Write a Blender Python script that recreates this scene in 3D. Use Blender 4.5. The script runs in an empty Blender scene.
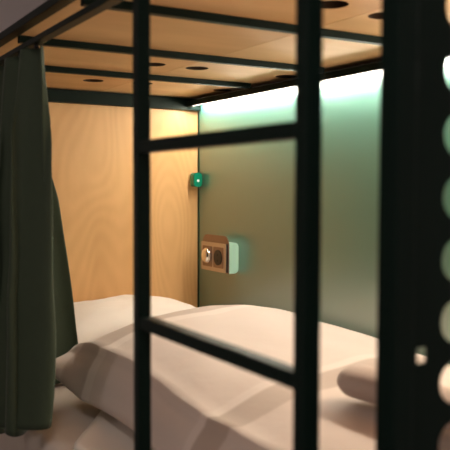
import bpy, bmesh, math, random
from mathutils import Vector, Matrix, noise
random.seed(4)
sc = bpy.context.scene
COL = sc.collection
E = 1.15                                   # eye height; heights below are written relative to the eye
def Z(z): return z + E

# ------------------------------------------------------------------ helpers
def tag(o, label=None, cat=None, group=None, kind=None):
    if label: o['label'] = label
    if cat: o['category'] = cat
    if group: o['group'] = group
    if kind: o['kind'] = kind
    return o
def empty(name, loc, label, cat, group=None):
    o = bpy.data.objects.new(name, None); COL.objects.link(o); o.location = loc
    o.empty_display_size = .05
    return tag(o, label, cat, group)
def wloc(o):
    v = Vector((0, 0, 0))
    while o is not None:
        v += o.location; o = o.parent
    return v
def obj(name, bm, mat, parent=None, origin=None, smooth=False):
    """bm is in world coordinates; the mesh is stored relative to origin"""
    p = wloc(parent)
    o_w = Vector(origin) if origin is not None else (p if parent else Vector((0, 0, 0)))
    bmesh.ops.translate(bm, verts=bm.verts, vec=-o_w)
    bmesh.ops.recalc_face_normals(bm, faces=bm.faces)
    me = bpy.data.meshes.new(name); bm.to_mesh(me); bm.free()
    o = bpy.data.objects.new(name, me); COL.objects.link(o)
    o.location = o_w - p; o.parent = parent
    me.materials.append(mat)
    if smooth:
        for f in me.polygons: f.use_smooth = True
    return o
def box(bm, x0, x1, y0, y1, z0, z1, bev=0.0, seg=2):
    t = bmesh.new()
    bmesh.ops.create_cube(t, size=1)
    bmesh.ops.scale(t, verts=t.verts, vec=(x1-x0, y1-y0, z1-z0))
    bmesh.ops.translate(t, verts=t.verts, vec=((x0+x1)/2, (y0+y1)/2, (z0+z1)/2))
    if bev > 0:
        bmesh.ops.bevel(t, geom=t.edges[:], offset=bev, segments=seg, affect='EDGES', profile=.5)
    merge(bm, t); return bm
def merge(bm, t):
    me = bpy.data.meshes.new('tmp'); t.to_mesh(me); t.free(); bm.from_mesh(me); bpy.data.meshes.remove(me)
def cyl(bm, c, axis, r, h, seg=32, r2=None, bev=0):
    t = bmesh.new()
    bmesh.ops.create_cone(t, cap_ends=True, segments=seg, radius1=r, radius2=r if r2 is None else r2, depth=h)
    if bev > 0:
        ed = [e for e in t.edges if abs(e.verts[0].co.z - e.verts[1].co.z) < 1e-6]
        bmesh.ops.bevel(t, geom=ed, offset=bev, segments=2, affect='EDGES', profile=.5)
    q = Vector((0, 0, 1)).rotation_difference(Vector(axis)).to_matrix().to_4x4()
    bmesh.ops.transform(t, matrix=Matrix.Translation(c) @ q, verts=t.verts)
    merge(bm, t); return bm
def rrect(w, h, r, seg=6, rs=None):
    """outline of a rounded rectangle, counter-clockwise; rs: radius of each corner (++,-+,--,+-)"""
    rs = rs or (r, r, r, r); out = []
    for k, (sx, sy) in enumerate(((1, 1), (-1, 1), (-1, -1), (1, -1))):
        rr = max(rs[k], 1e-4); cx = sx*(w/2-rr); cy = sy*(h/2-rr)
        for i in range(seg+1):
            a = math.pi/2*(k + i/seg)
            out.append((cx+rr*math.cos(a), cy+rr*math.sin(a)))
    return out
def prism(bm, pts, fn0, fn1):
    a = [bm.verts.new(fn0(p)) for p in pts]; b = [bm.verts.new(fn1(p)) for p in pts]
    n = len(pts)
    bm.faces.new(a); bm.faces.new(b[::-1])
    for i in range(n): bm.faces.new((a[i], b[i], b[(i+1) % n], a[(i+1) % n]))
    return bm
def carve(o, cutbm):
    """cut the closed shapes of cutbm (world coordinates) out of o"""
    w = wloc(o); bmesh.ops.translate(cutbm, verts=cutbm.verts, vec=-w)
    bmesh.ops.recalc_face_normals(cutbm, faces=cutbm.faces)
    me = bpy.data.meshes.new('cut'); cutbm.to_mesh(me); cutbm.free()
    c = bpy.data.objects.new('cut', me); COL.objects.link(c); c.location = w
    m = o.modifiers.new('b', 'BOOLEAN'); m.operation = 'DIFFERENCE'; m.object = c; m.solver = 'EXACT'
    bpy.context.view_layer.update()
    dg = bpy.context.evaluated_depsgraph_get()
    new = bpy.data.meshes.new_from_object(o.evaluated_get(dg))
    o.modifiers.clear(); old = o.data; o.data = new; new.name = o.name
    bpy.data.objects.remove(c); bpy.data.meshes.remove(me); bpy.data.meshes.remove(old)

# ------------------------------------------------------------------ materials
def mat(name, col, rough=.5, metal=0.0, spec=.5, var=.06, scale=30, bump=0.0, bscale=200, sheen=0, emit=None, estr=0, trans=0, coat=0):
    m = bpy.data.materials.new(name); m.use_nodes = True
    nt = m.node_tree; b = nt.nodes['Principled BSDF']
    b.inputs['Roughness'].default_value = rough; b.inputs['Metallic'].default_value = metal
    b.inputs['Specular IOR Level'].default_value = spec
    b.inputs['Sheen Weight'].default_value = sheen; b.inputs['Transmission Weight'].default_value = trans
    b.inputs['Coat Weight'].default_value = coat
    if emit: b.inputs['Emission Color'].default_value = (*emit, 1); b.inputs['Emission Strength'].default_value = estr
    tc = nt.nodes.new('ShaderNodeTexCoord')
    n = nt.nodes.new('ShaderNodeTexNoise'); n.inputs['Scale'].default_value = scale; n.inputs['Detail'].default_value = 4
    nt.links.new(tc.outputs['Object'], n.inputs['Vector'])
    mx = nt.nodes.new('ShaderNodeMix'); mx.data_type = 'RGBA'
    mx.inputs[6].default_value = tuple(c*(1-var) for c in col)+(1,)
    mx.inputs[7].default_value = tuple(min(1, c*(1+var)) for c in col)+(1,)
    nt.links.new(n.outputs['Fac'], mx.inputs[0]); nt.links.new(mx.outputs[2], b.inputs['Base Color'])
    if bump:
        n2 = nt.nodes.new('ShaderNodeTexNoise'); n2.inputs['Scale'].default_value = bscale; n2.inputs['Detail'].default_value = 3
        nt.links.new(tc.outputs['Object'], n2.inputs['Vector'])
        bp = nt.nodes.new('ShaderNodeBump'); bp.inputs['Strength'].default_value = bump; bp.inputs['Distance'].default_value = .002
        nt.links.new(n2.outputs['Fac'], bp.inputs['Height']); nt.links.new(bp.outputs['Normal'], b.inputs['Normal'])
    return m
def wood(name, light, dark, stretch, freq=9.0, rough=.42, off=(0, 0, 0)):
    """rotary-cut plywood: contour lines of a stretched noise give the cathedral figure"""
    m = bpy.data.materials.new(name); m.use_nodes = True
    nt = m.node_tree; b = nt.nodes['Principled BSDF']; L = nt.links.new
    b.inputs['Roughness'].default_value = rough; b.inputs['Specular IOR Level'].default_value = .4
    tc = nt.nodes.new('ShaderNodeTexCoord'); mp = nt.nodes.new('ShaderNodeMapping')
    mp.inputs['Scale'].default_value = stretch; mp.inputs['Location'].default_value = off
    L(tc.outputs['Object'], mp.inputs['Vector'])
    n = nt.nodes.new('ShaderNodeTexNoise'); n.inputs['Scale'].default_value = 1.0; n.inputs['Detail'].default_value = 1.2; n.inputs['Roughness'].default_value = .35
    L(mp.outputs['Vector'], n.inputs['Vector'])
    mu = nt.nodes.new('ShaderNodeMath'); mu.operation = 'MULTIPLY'; mu.inputs[1].default_value = freq*6.283
    L(n.outputs['Fac'], mu.inputs[0])
    si = nt.nodes.new('ShaderNodeMath'); si.operation = 'SINE'; L(mu.outputs[0], si.inputs[0])
    n2 = nt.nodes.new('ShaderNodeTexNoise'); n2.inputs['Scale'].default_value = 2.0; n2.inputs['Detail'].default_value = 7
    L(mp.outputs['Vector'], n2.inputs['Vector'])
    n3 = nt.nodes.new('ShaderNodeTexNoise'); n3.inputs['Scale'].default_value = .9; n3.inputs['Detail'].default_value = 2
    L(tc.outputs['Object'], n3.inputs['Vector'])
    a = nt.nodes.new('ShaderNodeMath'); a.operation = 'MULTIPLY_ADD'; a.inputs[1].default_value = .07
    L(si.outputs[0], a.inputs[0]); L(n2.outputs['Fac'], a.inputs[2])
    a2 = nt.nodes.new('ShaderNodeMath'); a2.operation = 'MULTIPLY_ADD'; a2.inputs[1].default_value = .45
    L(n3.outputs['Fac'], a2.inputs[0]); L(a.outputs[0], a2.inputs[2])
    r = nt.nodes.new('ShaderNodeValToRGB')
    r.color_ramp.elements[0].position = .35; r.color_ramp.elements[0].color = (*dark, 1)
    r.color_ramp.elements[1].position = 1.05; r.color_ramp.elements[1].color = (*light, 1)
    L(a2.outputs[0], r.inputs['Fac']); L(r.outputs['Color'], b.inputs['Base Color'])
    return m

M_steel = mat('dark_green_steel', (.004, .011, .0085), rough=.45, spec=.09, var=.15, scale=12)
M_wall = mat('grey_plaster', (.78, .71, .70), rough=.9, var=.04, scale=6, bump=.2, bscale=60)
M_floor = mat('grey_vinyl_floor', (.10, .095, .09), rough=.5, var=.1, scale=10)
M_ceil = mat('ceiling_paint', (.42, .40, .39), rough=.9, var=.03)
M_head = wood('birch_plywood_upright', (.76, .455, .20), (.60, .33, .13), (3.6, 3.6, 1.1), freq=24)
M_deck = wood('birch_plywood_deck', (.74, .47, .24), (.54, .31, .14), (1.2, 3.6, 3.6), freq=6, rough=.55)
M_deck2 = wood('birch_plywood_deck_pale', (.80, .55, .31), (.60, .37, .18), (1.2, 3.6, 3.6), freq=6, rough=.55, off=(3, 1, 0))
M_rim = mat('dark_hole_rim', (.045, .022, .010), rough=.8)
M_mint = mat('mint_plastic', (.46, .76, .62), rough=.35, var=.03)
M_plate = mat('brushed_steel_plate', (.56, .50, .46), rough=.3, metal=.9, var=.06, scale=40)
M_knob = mat('chrome_knob', (.85, .82, .78), rough=.12, metal=1.0, var=.02)
M_black = mat('black_socket_plastic', (.012, .012, .013), rough=.35, var=.1)
M_module = mat('brown_metal_module', (.30, .21, .165), rough=.35, metal=.6, var=.05)
M_clip = mat('emerald_plastic', (.0, .19, .105), rough=.25, var=.1, scale=60)
M_white = mat('white_screw', (.75, .85, .78), rough=.3, var=.02)
M_edge = mat('dark_green_glass_edge', (.006, .035, .022), rough=.2, var=.2, scale=8)
M_cotton = mat('white_cotton', (.80, .73, .66), rough=.85, var=.03, scale=9, bump=.25, bscale=380, sheen=.2)
M_sheet = mat('cream_sheet', (.66, .56, .49), rough=.85, var=.03, scale=9, bump=.25, bscale=380, sheen=.2)
M_towel = mat('beige_terry_towel', (.50, .40, .345), rough=.95, var=.08, scale=120, bump=.8, bscale=420, sheen=.3)
M_curtain = mat('dark_green_curtain_fabric', (.027, .044, .021), rough=.75, var=.12, scale=40, bump=.25, bscale=500, sheen=.08)
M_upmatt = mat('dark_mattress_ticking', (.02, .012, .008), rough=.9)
M_led = mat('led_diffuser', (1, 1, 1), rough=.6, var=0, emit=(1.0, .96, .88), estr=185)
M_alu = mat('aluminium_channel', (.55, .55, .53), rough=.4, metal=.8)

# satin green glass: greenish body, broad soft reflections, faint smudges
M_glass = bpy.data.materials.new('satin_green_glass'); M_glass.use_nodes = True
def _glass():
    nt = M_glass.node_tree; b = nt.nodes['Principled BSDF']; L = nt.links.new
    tc = nt.nodes.new('ShaderNodeTexCoord')
    n = nt.nodes.new('ShaderNodeTexNoise'); n.inputs['Scale'].default_value = 3; n.inputs['Detail'].default_value = 5
    L(tc.outputs['Object'], n.inputs['Vector'])
    r = nt.nodes.new('ShaderNodeMapRange'); r.inputs[3].default_value = .34; r.inputs[4].default_value = .42
    L(n.outputs['Fac'], r.inputs[0])
    nt.nodes.remove(b)
    df = nt.nodes.new('ShaderNodeBsdfDiffuse'); gl = nt.nodes.new('ShaderNodeBsdfGlossy'); ms = nt.nodes.new('ShaderNodeMixShader')
    df.inputs['Color'].default_value = (.035, .22, .155, 1); gl.inputs['Color'].default_value = (.66, .61, .58, 1)
    L(r.outputs[0], gl.inputs['Roughness']); ms.inputs[0].default_value = .43
    L(df.outputs[0], ms.inputs[1]); L(gl.outputs[0], ms.inputs[2])
    L(ms.outputs[0], nt.nodes['Material Output'].inputs['Surface'])
_glass()

# striped satin bedding: bands across the bed length (object Y), with a fine light line beside each
M_duvet = bpy.data.materials.new('satin_striped_duvet_cotton'); M_duvet.use_nodes = True
DUV_O = Vector((1.08, 1.15, Z(-.6)))
def _duvet():
    nt = M_duvet.node_tree; b = nt.nodes['Principled BSDF']; L = nt.links.new
    b.inputs['Roughness'].default_value = .72; b.inputs['Sheen Weight'].default_value = .25
    tc = nt.nodes.new('ShaderNodeTexCoord'); s = nt.nodes.new('ShaderNodeSeparateXYZ'); L(tc.outputs['UV'], s.inputs[0])
    r = nt.nodes.new('ShaderNodeValToRGB'); cr = r.color_ramp; cr.interpolation = 'EASE'
    base = (.64, .535, .475, 1); dk = (.47, .37, .31, 1); lt = (.70, .60, .54, 1)
    stops = [(0, base), (.405, base), (.412, dk), (.470, dk), (.477, lt), (.492, lt), (.498, base),
             (.855, base), (.86, lt), (.885, lt), (.892, dk), (.955, dk), (.962, base), (1.0, base)]
    while len(cr.elements) > 1: cr.elements.remove(cr.elements[0])
    cr.elements[0].position = 0; cr.elements[0].color = base
    for p, c in stops[1:]:
        e = cr.elements.new(p); e.color = c
    L(s.outputs['Y'], r.inputs['Fac']); L(r.outputs['Color'], b.inputs['Base Color'])
    n2 = nt.nodes.new('ShaderNodeTexNoise'); n2.inputs['Scale'].default_value = 7; n2.inputs['Detail'].default_value = 6
    L(tc.outputs['Object'], n2.inputs['Vector'])
    bp = nt.nodes.new('ShaderNodeBump'); bp.inputs['Strength'].default_value = .35; bp.inputs['Distance'].default_value = .012
    L(n2.outputs['Fac'], bp.inputs['Height']); L(bp.outputs['Normal'], b.inputs['Normal'])
_duvet()

# ------------------------------------------------------------------ the room
XG = 1.54; YH = 2.81
def struct(name, bm, m): return tag(obj(name, bm, m), kind='structure')
struct('floor', box(bmesh.new(), -1.6, 1.75, -2.2, 3.0, -.08, 0), M_floor)
struct('ceiling', box(bmesh.new(), -1.6, 1.75, -2.2, 3.0, 2.65, 2.73), M_ceil)
struct('wall_back', box(bmesh.new(), -1.6, 1.75, YH+.022, 3.0, 0, 2.65), M_wall)
struct('wall_right', box(bmesh.new(), XG+.03, 1.75, -2.2, YH+.022, 0, 2.65), M_wall)
struct('wall_left', box(bmesh.new(), -1.75, -1.6, -2.2, 3.0, 0, 2.65), M_wall)
struct('wall_front', box(bmesh.new(), -1.6, 1.75, -2.35, -2.2, 0, 2.65), M_wall)

# ------------------------------------------------------------------ the bunk bed
XF = .505; YF = .5285
bed = empty('bunk_bed', (1.02, 1.68, 0), 'dark green steel bunk bed with birch plywood head panel and perforated upper deck', 'bunk bed')
def bar(name, *a, m=M_steel, parent=bed, bev=.0015): return obj(name, box(bmesh.new(), *a, bev=bev), m, parent)
for (x, y) in ((XF, YF), (XF, YH-.02)):
    bar('post', x-.0125, x+.0125, y-.0125, y+.0125, 0, Z(.80))
for (x, y) in ((XG+.008, YF-.03),):
    bar('post', x-.0125, x+.0125, y-.0125, y+.0125, 0, Z(.80))
# upper bunk frame
bar('front_beam', .492, .520, YF+.0125, YH-.0325, Z(.370), Z(.388))
bar('curtain_rail', .508, .532, YF+.016, YH-.036, Z(.327), Z(.340))
for y in (.75, 1.10, 2.16, 2.62):
    bar('rail_hanger', .512, .519, y-.006, y+.006, Z(.338), Z(.372))
bar('head_beam', .5175, XG-.0035, YH-.03, YH-.003, Z(.320), Z(.368))
bar('side_beam', XG-.072, XG-.048, YF, YH-.0305, Z(.3325), Z(.355))
bar('added_baffle', XG-.048, XG, YF, YH-.0305, Z(.3525), Z(.355), bev=0)  # unseen plate, added to keep the strip's glow off the deck
bar('foot_beam', .5175, XG-.073, YF-.0125, YF+.0125, Z(.343), Z(.371))
for y in (.995, 1.42, 1.87, 2.29):
    bar('slat', .520, XG-.073, y-.010, y+.010, Z(.354), Z(.3715), bev=.001)
def upz(px, py, z):                       # where a sight line of the photograph meets a level plane
    r = (px-225)/750; d = z/((187-py)/750)
    return d*(.512+.859*r), d*(.859-.512*r)
SEAM = 1.09
d1 = obj('deck_board', box(bmesh.new(), .5205, SEAM-.001, YF+.0125, YH-.005, Z(.372), Z(.387)), M_deck, bed)
d2 = obj('deck_board', box(bmesh.new(), SEAM+.001, XG-.012, YF+.0125, YH-.005, Z(.372), Z(.387)), M_deck2, bed)
d1['label'] = 'left plywood deck board with round air holes'; d2['label'] = 'right paler plywood deck board with round air holes'
holes = [(94, 82), (134, 84), (190, 69), (154, 66), (222, 91), (285, 77.5), (371, 16), (329, 7)]
c1, c2 = bmesh.new(), bmesh.new()
pts = [upz(px, py, .372) for px, py in holes]
for (x, y) in pts:
    if abs(x-SEAM) < .045: x = SEAM+.05 if x > SEAM else SEAM-.05
    cyl(c1 if x < SEAM else c2, (x, y, Z(.39)), (0, 0, 1), .036, .08, 36)
carve(d1, c1); carve(d2, c2)
for d in (d1, d2):                          # the air hole rims get a dark brown material
    d.data.materials.append(M_rim)
    xs = [v.co.x for v in d.data.vertices]; ys = [v.co.y for v in d.data.vertices]
    for f in d.data.polygons:
        if abs(f.normal.z) < .3 and min(xs)+.001 < f.center.x < max(xs)-.001 and min(ys)+.001 < f.center.y < max(ys)-.001: f.material_index = 1
# plywood head panel
obj('head_panel', box(bmesh.new(), .52, XG+.02, YH, YH+.018, .30, Z(.335), bev=.001), M_head, bed)
# lower bunk base
bar('side_rail', .508, .532, YF+.0125, YH-.0325, Z(-.88), Z(-.82))
bar('side_rail', XG-.04, XG-.01, YF+.0125, YH-.0325, Z(-.88), Z(-.82))
obj('base_board', box(bmesh.new(), .533, XG-.041, YF+.0125, YH-.035, Z(-.84), Z(-.822)), M_deck, bed)
# perforated steel sheet at the foot end, beside the post
pf = obj('perforated_panel', box(bmesh.new(), XF+.0126, .742, YF+.002, YF+.0045, .25, Z(.42)), M_steel, bed)
c = bmesh.new()
for k in range(-10, 7):
    for x in (.5915, .655): cyl(c, (x, YF, Z(-.0101+.0628*k)), (0, 1, 0), .0225, .05, 36)
box(c, .5365, .550, YF-.02, YF+.03, Z(-.1735), Z(-.158))
carve(pf, c)
pf['label'] = 'perforated dark steel sheet with round holes'

# ------------------------------------------------------------------ ladder
lad = empty('ladder', (.456, .806, 0), 'dark green steel ladder in front of the lower bunk', 'ladder')
XL = .456; YL = .603; YR = 1.002
for y in (YR, YL):
    obj('rail', box(bmesh.new(), XL-.010, XL+.010, y-.010, y+.010, 0.0, Z(.62), bev=.0015), M_steel, lad)
    h = bmesh.new(); box(h, XL+.010, XF-.002, y-.008, y+.008, Z(.395), Z(.403)); box(h, XF-.002, XF+.006, y-.008, y+.008, Z(.389), Z(.403))
    hk = obj('hook', h, M_steel, lad)
for k in range(-4, 3):
    z = -.1975 + .255*(k+0)
    obj('rung', box(bmesh.new(), XL-.009, XL+.009, YL+.010, YR-.010, Z(z)-.009, Z(z)+.009, bev=.001), M_steel, lad)

# ------------------------------------------------------------------ glass panel, clip, lighting strip, power unit
gp = empty('glass_panel', (XG+.006, 1.66, Z(-.82)), 'satin green glass panel lining the long side of the bunk', 'glass panel')
obj('pane', box(bmesh.new(), XG, XG+.012, YF, YH-.012, Z(-.82), Z(.352)), M_glass, gp)
obj('pane_edge', box(bmesh.new(), XG-.003, XG+.012, YH-.0118, YH-.002, Z(-.82), Z(.3195)), M_edge, gp)['label'] = 'dark green glass edge'
# clip: rounded tongue straddling the corner
def yz(y0, z0, x): return lambda p: (x, y0+p[0], z0+p[1])
def xz(x0, z0, y): return lambda p: (x0+p[0], y, z0+p[1])
cb = prism(bmesh.new(), rrect(.040, .060, .014), xz(1.512, Z(.030), YH-.052), xz(1.512, Z(.030), YH-.018))
bmesh.ops.bevel(cb, geom=[e for e in cb.edges if len(e.link_faces) == 2 and e.calc_face_angle(0) > .8], offset=.004, segments=2, affect='EDGES')
clip = obj('clip', cb, M_clip, gp); clip['label'] = 'emerald green rounded glass clip'
obj('screw', cyl(bmesh.new(), (1.512, YH-.0535, Z(.026)), (0, 1, 0), .0055, .004, 16), M_white, clip)

led = empty('led_strip', (XG-.006, 1.68, Z(.343)), 'white LED light strip under the beam along the top of the green glass', 'light strip')
obj('channel', box(bmesh.new(), XG-.0478, XG-.0425, YF+.03, YH-.035, Z(.336), Z(.3515)), M_alu, led)
obj('diffuser', box(bmesh.new(), XG-.0424, XG-.0385, YF+.03, YH-.036, Z(.337), Z(.350), bev=.0015), M_led, led)

PY0, PY1 = 2.475, 2.667; PZ0, PZ1 = -.333, -.220; PYC = (PY0+PY1)/2; PZC = (PZ0+PZ1)/2
pu = empty('power_outlet', (XG, PYC, Z(PZ0)), 'steel-faced wall unit with dial and socket on a mint box, on the green glass', 'power outlet')
bx = prism(bmesh.new(), rrect(.050, .120, .016, rs=(.018, .003, .003, .018)), xz(XG-.0255, Z(PZC), PY0+.004), xz(XG-.0255, Z(PZC), PY1-.004))
bmesh.ops.bevel(bx, geom=[e for e in bx.edges if len(e.link_faces) == 2 and e.calc_face_angle(0) > 1.2], offset=.002, segments=2, affect='EDGES')
obj('box', bx, M_mint, pu)['label'] = 'mint green box with rounded back corners'
bk = prism(bmesh.new(), rrect(.205, .145, .012, rs=(.034, .034, .004, .004)), yz(PYC-.003, Z(PZC+.0135), XG-.0535), yz(PYC-.003, Z(PZC+.0135), XG-.0508))
obj('back_plate', bk, M_module, pu)
dkf = box(bmesh.new(), XG-.058, XG-.0537, PY0+.002, PY1-.002, Z(PZ0+.003), Z(PZ1-.002)); obj('dark_gap', dkf, M_black, pu)  # dark gap between plate and box, put in as a black slab
fp = prism(bmesh.new(), rrect(PY1-PY0, PZ1-PZ0, .004), yz(PYC, Z(PZC), XG-.062), yz(PYC, Z(PZC), XG-.0582)); fpo = obj('face_plate', fp, M_plate, pu)
for yc in (PYC+.045, PYC-.042):
    fr = prism(bmesh.new(), rrect(.076, .082, .004), yz(yc, Z(PZC), XG-.0635), yz(yc, Z(PZC), XG-.0621)); obj('module_frame', fr, M_module, fpo)
kn = cyl(bmesh.new(), (XG-.066, PYC+.045, Z(PZC+.002)), (1, 0, 0), .031, .008, 40, bev=.002)
t = bmesh.new(); bmesh.ops.create_uvsphere(t, u_segments=40, v_segments=20, radius=1)
bmesh.ops.scale(t, verts=t.verts, vec=(.013, .0285, .0285)); bmesh.ops.translate(t, verts=t.verts, vec=(XG-.070, PYC+.045, Z(PZC+.002))); merge(kn, t)
obj('dial', kn, M_knob, pu, smooth=True)
so = cyl(bmesh.new(), (XG-.0650, PYC-.042, Z(PZC)), (1, 0, 0), .030, .003, 40)
soo = obj('socket', so, M_black, pu)
cs = bmesh.new()
for s in (-1, 1): cyl(cs, (XG-.066, PYC-.042, Z(PZC+s*.011)), (1, 0, 0), .004, .004, 12)
carve(soo, cs)

# ------------------------------------------------------------------ mattresses
mt = empty('mattress', (1.03, 1.68, Z(-.822)), 'lower bunk mattress under a cream fitted sheet', 'mattress')
def mattress(x0, x1, y0, y1, z0, z1, r, ruffle):
    """rounded slab; sides carry gathered vertical folds"""
    bm = bmesh.new(); pts = []
    out = rrect(x1-x0, y1-y0, .05, 8)
    P = []
    for i in range(len(out)):                                       # resample the outline finely
        a, b_ = Vector(out[i]), Vector(out[(i+1) % len(out)]); n = max(1, int((b_-a).length/.012))
        for k in range(n): P.append(a.lerp(b_, k/n))
    n = len(P); cx, cy = (x0+x1)/2, (y0+y1)/2
    prof = [(0, .0), (0, .25), (0, .5), (0, .75), (0, .86), (-.006, .93), (-.018, .98), (-.032, 1.0), (-.045, 1.0)]
    rings = []
    for off, f in prof:
        ring = []
        for i, p in enumerate(P):
            nrm = (P[(i+1) % n]-P[i-1]).normalized(); nrm = Vector((nrm.y, -nrm.x))
            w = ruffle*(1 if f < .9 else .3 if f < 1 else 0)*math.sin(i*.55+2*noise.noise(Vector((i*.1, f, 0))))
            q = p + nrm*(off+w)
            ring.append(bm.verts.new((cx+q.x, cy+q.y, z0+(z1-z0)*f)))
        rings.append(ring)
    for a, b_ in zip(rings, rings[1:]):
        for i in range(n): bm.faces.new((a[i], a[(i+1) % n], b_[(i+1) % n], b_[i]))
    bm.faces.new(rings[0][::-1]); bm.faces.new(rings[-1])
    return bm
obj('core', box(bmesh.new(), .55, XG-.03, YF+.05, YH-.035, Z(-.822), Z(-.62)), M_cotton, mt)
obj('fitted_sheet', mattress(.536, XG-.012, YF+.03, YH-.012, Z(-.800), Z(-.602), .04, .0022), M_sheet, mt, smooth=True)
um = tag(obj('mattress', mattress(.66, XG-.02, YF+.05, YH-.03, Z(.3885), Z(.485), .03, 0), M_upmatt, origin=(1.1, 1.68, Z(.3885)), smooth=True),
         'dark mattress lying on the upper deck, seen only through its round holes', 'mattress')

# ------------------------------------------------------------------ white pillow against the plywood head panel
def pillow(cx, cy, zb, lx, ly, T, ear=.05, seed=0, p=2.3):
    bm = bmesh.new(); N = 48; top = {}; bot = {}
    for i in range(N+1):
        for j in range(N+1):
            u = -1+2*i/N; v = -1+2*j/N
            e = (1-abs(u)**p)*(1-abs(v)**p); f = max(e, 0)**.42
            pin = 1-.07*(1-abs(u)**2)*abs(v)**3; pin2 = 1-.07*(1-abs(v)**2)*abs(u)**3
            x = cx+lx/2*u*pin2; y = cy+ly/2*v*pin
            nz = .010*noise.noise(Vector((u*2.2, v*2.2, seed)))*f + .004*noise.noise(Vector((u*7, v*7, seed)))*f
            zm = zb+T*.42*(1-.25*f)
            top[i, j] = bm.verts.new((x, y, zm+T*.68*f+nz))
            bot[i, j] = top[i, j] if i in (0, N) or j in (0, N) else bm.verts.new((x, y, max(zb, zm-T*.60*f)))
    for i in range(N):
        for j in range(N):
            bm.faces.new((top[i, j], top[i+1, j], top[i+1, j+1], top[i, j+1]))
            q = (bot[i, j], bot[i, j+1], bot[i+1, j+1], bot[i+1, j])
            if len(set(q)) == 4: bm.faces.new(q)
    return bm
tag(obj('pillow', pillow(1.10, 2.57, Z(-.600), .62, .42, .188, seed=3), M_cotton, origin=(1.10, 2.545, Z(-.6)), smooth=True),
    'plump white pillow against the plywood head panel, behind the striped duvet', 'pillow')

# ------------------------------------------------------------------ striped folded duvet
def duvet():
    bm = bmesh.new(); uvl = bm.loops.layers.uv.new('UVMap')
    NS, NT = 110, 96; rows = []
    yh, yf = 1.985, .60
    for j in range(NS+1):
        s = j/NS
        s = s**1.25                                              # more rings near the head end
        y = yh+(yf-yh)*s
        t = max(0.0, 1-(yh-y)/.15)                               # 1 at the head seam, 0 from 26 cm on
        tf = max(0.0, 1-(y-yf)/.10)
        fat = (1-t**2.8)**.5 if t < 1 else 0
        fat *= (1-tf**3)**.4 if tf < 1 else 0
        fat = max(fat, .05)
        x0 = .690-.075*t**2.2+.014*math.sin(y*5)-.010*(1-t)
        x1 = XG-.035-.10*t**2
        zt = -.398+.012*math.sin(2.1*y+.4)-.046*max(0, min(1, (1.75-y)/.5))
        zb = -.586
        zmid = zb+(zt-zb)*(.44+.16*t)
        row = []
        for i in range(NT):
            a = 2*math.pi*i/NT
            ca, sa = math.cos(a), math.sin(a)
            n = 4.2-1.8*t
            k = (abs(ca)**n+abs(sa)**n)**(-1/n)
            px, pz = ca*k, sa*k
            x = (x0+x1)/2+(x1-x0)/2*px
            h = (zt-zmid) if pz > 0 else (zmid-zb)
            z = zmid+h*pz*fat
            # front wall leans out a little at the foot of its top crease
            fr = max(0, -px)**6
            z -= .012*fr*max(0, pz)
            x -= .030*fr*max(0, min(1, .5-pz))
            # crown: rises toward the middle and the glass side
            w = (x-x0)/(x1-x0)
            if pz > .2: z += (.030*math.sin(math.pi*min(1, w*1.05))+.012*w)*fat*min(1, (pz-.2)*2)
            # piping ridge on the front top crease
            d = abs(a-math.radians(139))
            if d < .16: 
                rg = math.exp(-(d/.045)**2)*.011*min(1, fat*1.2); x -= rg*.8; z += rg
            q = Vector((x*4.2, y*3.4, z*4))
            nz = noise.noise(q)*.012+noise.noise(q*2.3+Vector((5, 1, 2)))*.006
            z += nz*fat*(1 if pz > -.5 else 0); x += nz*.7*fr*fat
            z = max(z, zb)
            yy = y+.30*(x-x0)*min(1, max(0, (y-1.0)/.6))         # skewed head edge
            row.append(bm.verts.new((x, yy, Z(z))))
        rows.append((row, 1-s))
    def face(vs, uvs):
        f = bm.faces.new(vs)
        for l, u in zip(f.loops, uvs): l[uvl].uv = u
    for (ra, sa), (rb, sb) in zip(rows, rows[1:]):
        for i in range(NT):
            k = (i+1) % NT
            face((ra[i], ra[k], rb[k], rb[i]), ((i/NT, sa), ((i+1)/NT, sa), ((i+1)/NT, sb), (i/NT, sb)))
    face(rows[0][0][::-1], [(0, 1)]*NT); face(rows[-1][0], [(0, 0)]*NT)
    return bm
tag(obj('duvet', duvet(), M_duvet, origin=DUV_O, smooth=True), 'thick folded beige duvet with darker satin stripes lying along the lower bunk', 'duvet')

# loose sheet showing under the duvet's front edge
def sheet():
    bm = bmesh.new(); NX, NY = 40, 60; V = {}
    for side in (0, 1):
        for i in range(NX+1):
            for j in range(NY+1):
                u, v = i/NX, j/NY
                y = .75+1.10*v
                edge = .560+.004*math.sin(9*y)
                if y > 1.62: edge += (y-1.62)*.75
                x = edge+(1.30-edge)*u
                z = -.5985+.010*math.exp(-((u-.03)/.05)**2)*(1-side)+.006*(noise.noise(Vector((x*7, y*6, 2)))+.7)*(1-side)*min(1, u*12+.25)
                V[side, i, j] = bm.verts.new((x, y, Z(z)+(.004 if side == 0 else 0)))
    for i in range(NX):
        for j in range(NY):
            bm.faces.new((V[0, i, j], V[0, i+1, j], V[0, i+1, j+1], V[0, i, j+1]))
            bm.faces.new((V[1, i, j], V[1, i, j+1], V[1, i+1, j+1], V[1, i+1, j]))
    for i in range(NX):
        for j in (0, NY): bm.faces.new((V[0, i, j], V[1, i, j], V[1, i+1, j], V[0, i+1, j]))
    for j in range(NY):
        for i in (0, NX): bm.faces.new((V[0, i, j], V[0, i, j+1], V[1, i, j+1], V[1, i, j]))
    return bm
tag(obj('top_sheet', sheet(), M_cotton, origin=(.93, 1.3, Z(-.598)), smooth=True), 'loose pale sheet with a diagonal fold on the mattress below the duvet', 'sheet')

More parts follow.
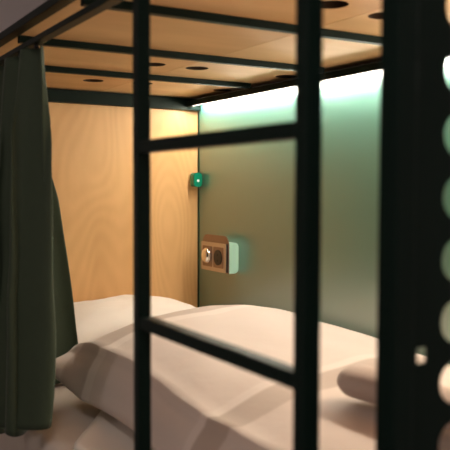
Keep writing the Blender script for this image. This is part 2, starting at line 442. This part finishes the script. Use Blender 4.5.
# rolled towel on the duvet, near the foot post
def towel(TZ):
    bm = bmesh.new(); N, S = 40, 40; rows = []
    for j in range(S+1):
        s = j/S; y = 1.105-.50*s; e = min(s, 1-s)*.50
        k = math.sqrt(max(0, 1-(1-min(1, e/.03))**2))*.9+.10
        row = []
        for i in range(N):
            a = 2*math.pi*i/N
            r = 1+.03*math.sin(3*a+6*s)
            x = .935+.046*k*r*math.cos(a)+.02*s; z = TZ+.031*k*r*math.sin(a)+.004*math.sin(5*s)
            row.append(bm.verts.new((x, y, Z(z))))
        rows.append(row)
    for a, b_ in zip(rows, rows[1:]):
        for i in range(N): bm.faces.new((a[i], a[(i+1) % N], b_[(i+1) % N], b_[i]))
    bm.faces.new(rows[0][::-1]); bm.faces.new(rows[-1])
    return bm
# let the towel down until it just touches the duvet
from mathutils.bvhtree import BVHTree
_d = bpy.data.objects['duvet']
_tree = BVHTree.FromPolygons([v.co+DUV_O for v in _d.data.vertices], [p.vertices[:] for p in _d.data.polygons])
_t = towel(0.0); gap = 9
for v in _t.verts:
    h = _tree.ray_cast(Vector((v.co.x, v.co.y, 3)), Vector((0, 0, -1)))
    if h[0] is not None: gap = min(gap, v.co.z-h[0].z)
_t.free()
tag(obj('rolled_towel', towel(.0015-gap), M_towel, origin=(.995, .95, Z(-.37)), smooth=True), 'rolled beige towel on top of the duvet near the foot post', 'towel')

# ------------------------------------------------------------------ curtain
def curtain():
    """pleated cloth: each column runs from the rail to the hem; the middle columns are pushed in over the mattress"""
    bm = bmesh.new(); NC, NR = 260, 60; V = {}
    for i in range(NC+1):
        c = i/NC
        ytop = 1.705+.96*c
        ph = 2*math.pi*(c*6.6+.25*math.sin(c*9)+.05)
        inn = math.exp(-((c-.54)/.085)**2)
        near = max(0, 1-c/.46)
        ybot = 1.672+.96*c
        for j in range(NR+1):
            v = j/NR
            y = ytop+(ybot-ytop)*v
            amp = .018+.026*min(1, v*2.5)
            x = .518+amp*math.sin(ph+.9*v)-.012*v*(1-inn)
            y += .026*min(1, v*4)*math.sin(2*ph+1.2)*(.5+.5*v)
            x += .250*inn*v**.45
            x -= .016*v*(1-inn)
            x += (.016*noise.noise(Vector((c*8, v*3, 1)))+.007*noise.noise(Vector((c*22, v*5, 4))))*min(1, v*5)
            zb = -.558-.10*min(1, c/.44)+.006*math.sin(ph)
            zb = zb+(-.590-zb)*min(1, inn*3)
            z = .322+(zb-.322)*v
            if z < -.575:
                if x > .545: z = max(z, -.592+.004*(1-v))
                else: x = min(x, .524)
            V[i, j] = bm.verts.new((x, y, Z(z)))
    for i in range(NC):
        for j in range(NR): bm.faces.new((V[i, j], V[i+1, j], V[i+1, j+1], V[i, j+1]))
    return bm
cu = empty('curtain', (.52, 2.15, Z(-.62)), 'dark green fabric curtain drawn to the head end of the lower bunk', 'curtain')
co = obj('cloth', curtain(), M_curtain, cu, smooth=True)
sm = co.modifiers.new('thickness', 'SOLIDIFY'); sm.thickness = .002; sm.offset = 0
for k in range(8):
    y = 1.73+.13*k
    t = bmesh.new(); bmesh.ops.create_circle(t, segments=6, radius=.001)
    t.free()
    g = bmesh.new(); box(g, .517, .527, y-.003, y+.003, Z(.318), Z(.3275)); obj('glider', g, M_black, cu)

# ------------------------------------------------------------------ light
def lamp(name, kind, loc, power, col, size=.2, rot=(0, 0, 0), size_y=None):
    l = bpy.data.lights.new(name, kind); l.energy = power; l.color = col
    if kind == 'AREA':
        l.size = size
        if size_y: l.shape = 'RECTANGLE'; l.size_y = size_y
    else: l.shadow_soft_size = size
    o = bpy.data.objects.new(name, l); COL.objects.link(o); o.location = loc; o.rotation_euler = rot
    return o
lamp('warm_fill', 'POINT', (1.20, .90, Z(-.02)), 5.5, (1.0, .68, .42), size=.05)  # added warm fill for wood and bedding, not an actual fixture
lamp('corridor_lamp', 'AREA', (-.25, -.5, 2.55), 21, (1.0, .87, .80), size=.6)
lamp('strip_downlight', 'AREA', (XG-.055, 1.68, Z(.328)), 13.5, (1.0, .86, .70), size=.02, size_y=2.15, rot=(0, math.radians(40), 0))
lamp('left_fill', 'AREA', (-1.5, 1.0, 1.9), 4, (1.0, .90, .84), size=.3, rot=(0, math.radians(-80), 0))  # added weak fill on faces toward the corridor, no fixture hangs here
w = bpy.data.worlds.new('World'); sc.world = w; w.use_nodes = True
w.node_tree.nodes['Background'].inputs[0].default_value = (.02, .018, .017, 1)

# ------------------------------------------------------------------ camera
cam = bpy.data.cameras.new('camera'); co_ = bpy.data.objects.new('camera', cam); COL.objects.link(co_)
cam.sensor_width = 36; cam.lens = 60; cam.clip_start = .02
co_.location = (0, 0, E)
pitch = math.atan(38/750)
fwd = Vector((.512*math.cos(pitch), .859*math.cos(pitch), -math.sin(pitch))).normalized()
q = fwd.to_track_quat('-Z', 'Y')
co_.rotation_mode = 'QUATERNION'
co_.rotation_quaternion = q @ Matrix.Rotation(math.radians(.15), 3, 'Z').to_quaternion()
cam.dof.use_dof = True; cam.dof.focus_distance = 2.85; cam.dof.aperture_fstop = 6.0; cam.dof.aperture_blades = 0
sc.camera = co_
sc.view_settings.view_transform = 'Standard'; sc.view_settings.look = 'None'
sc.view_settings.exposure = 0.0
sc.cycles.use_denoising = True
sc.cycles.max_bounces = 10; sc.cycles.diffuse_bounces = 6
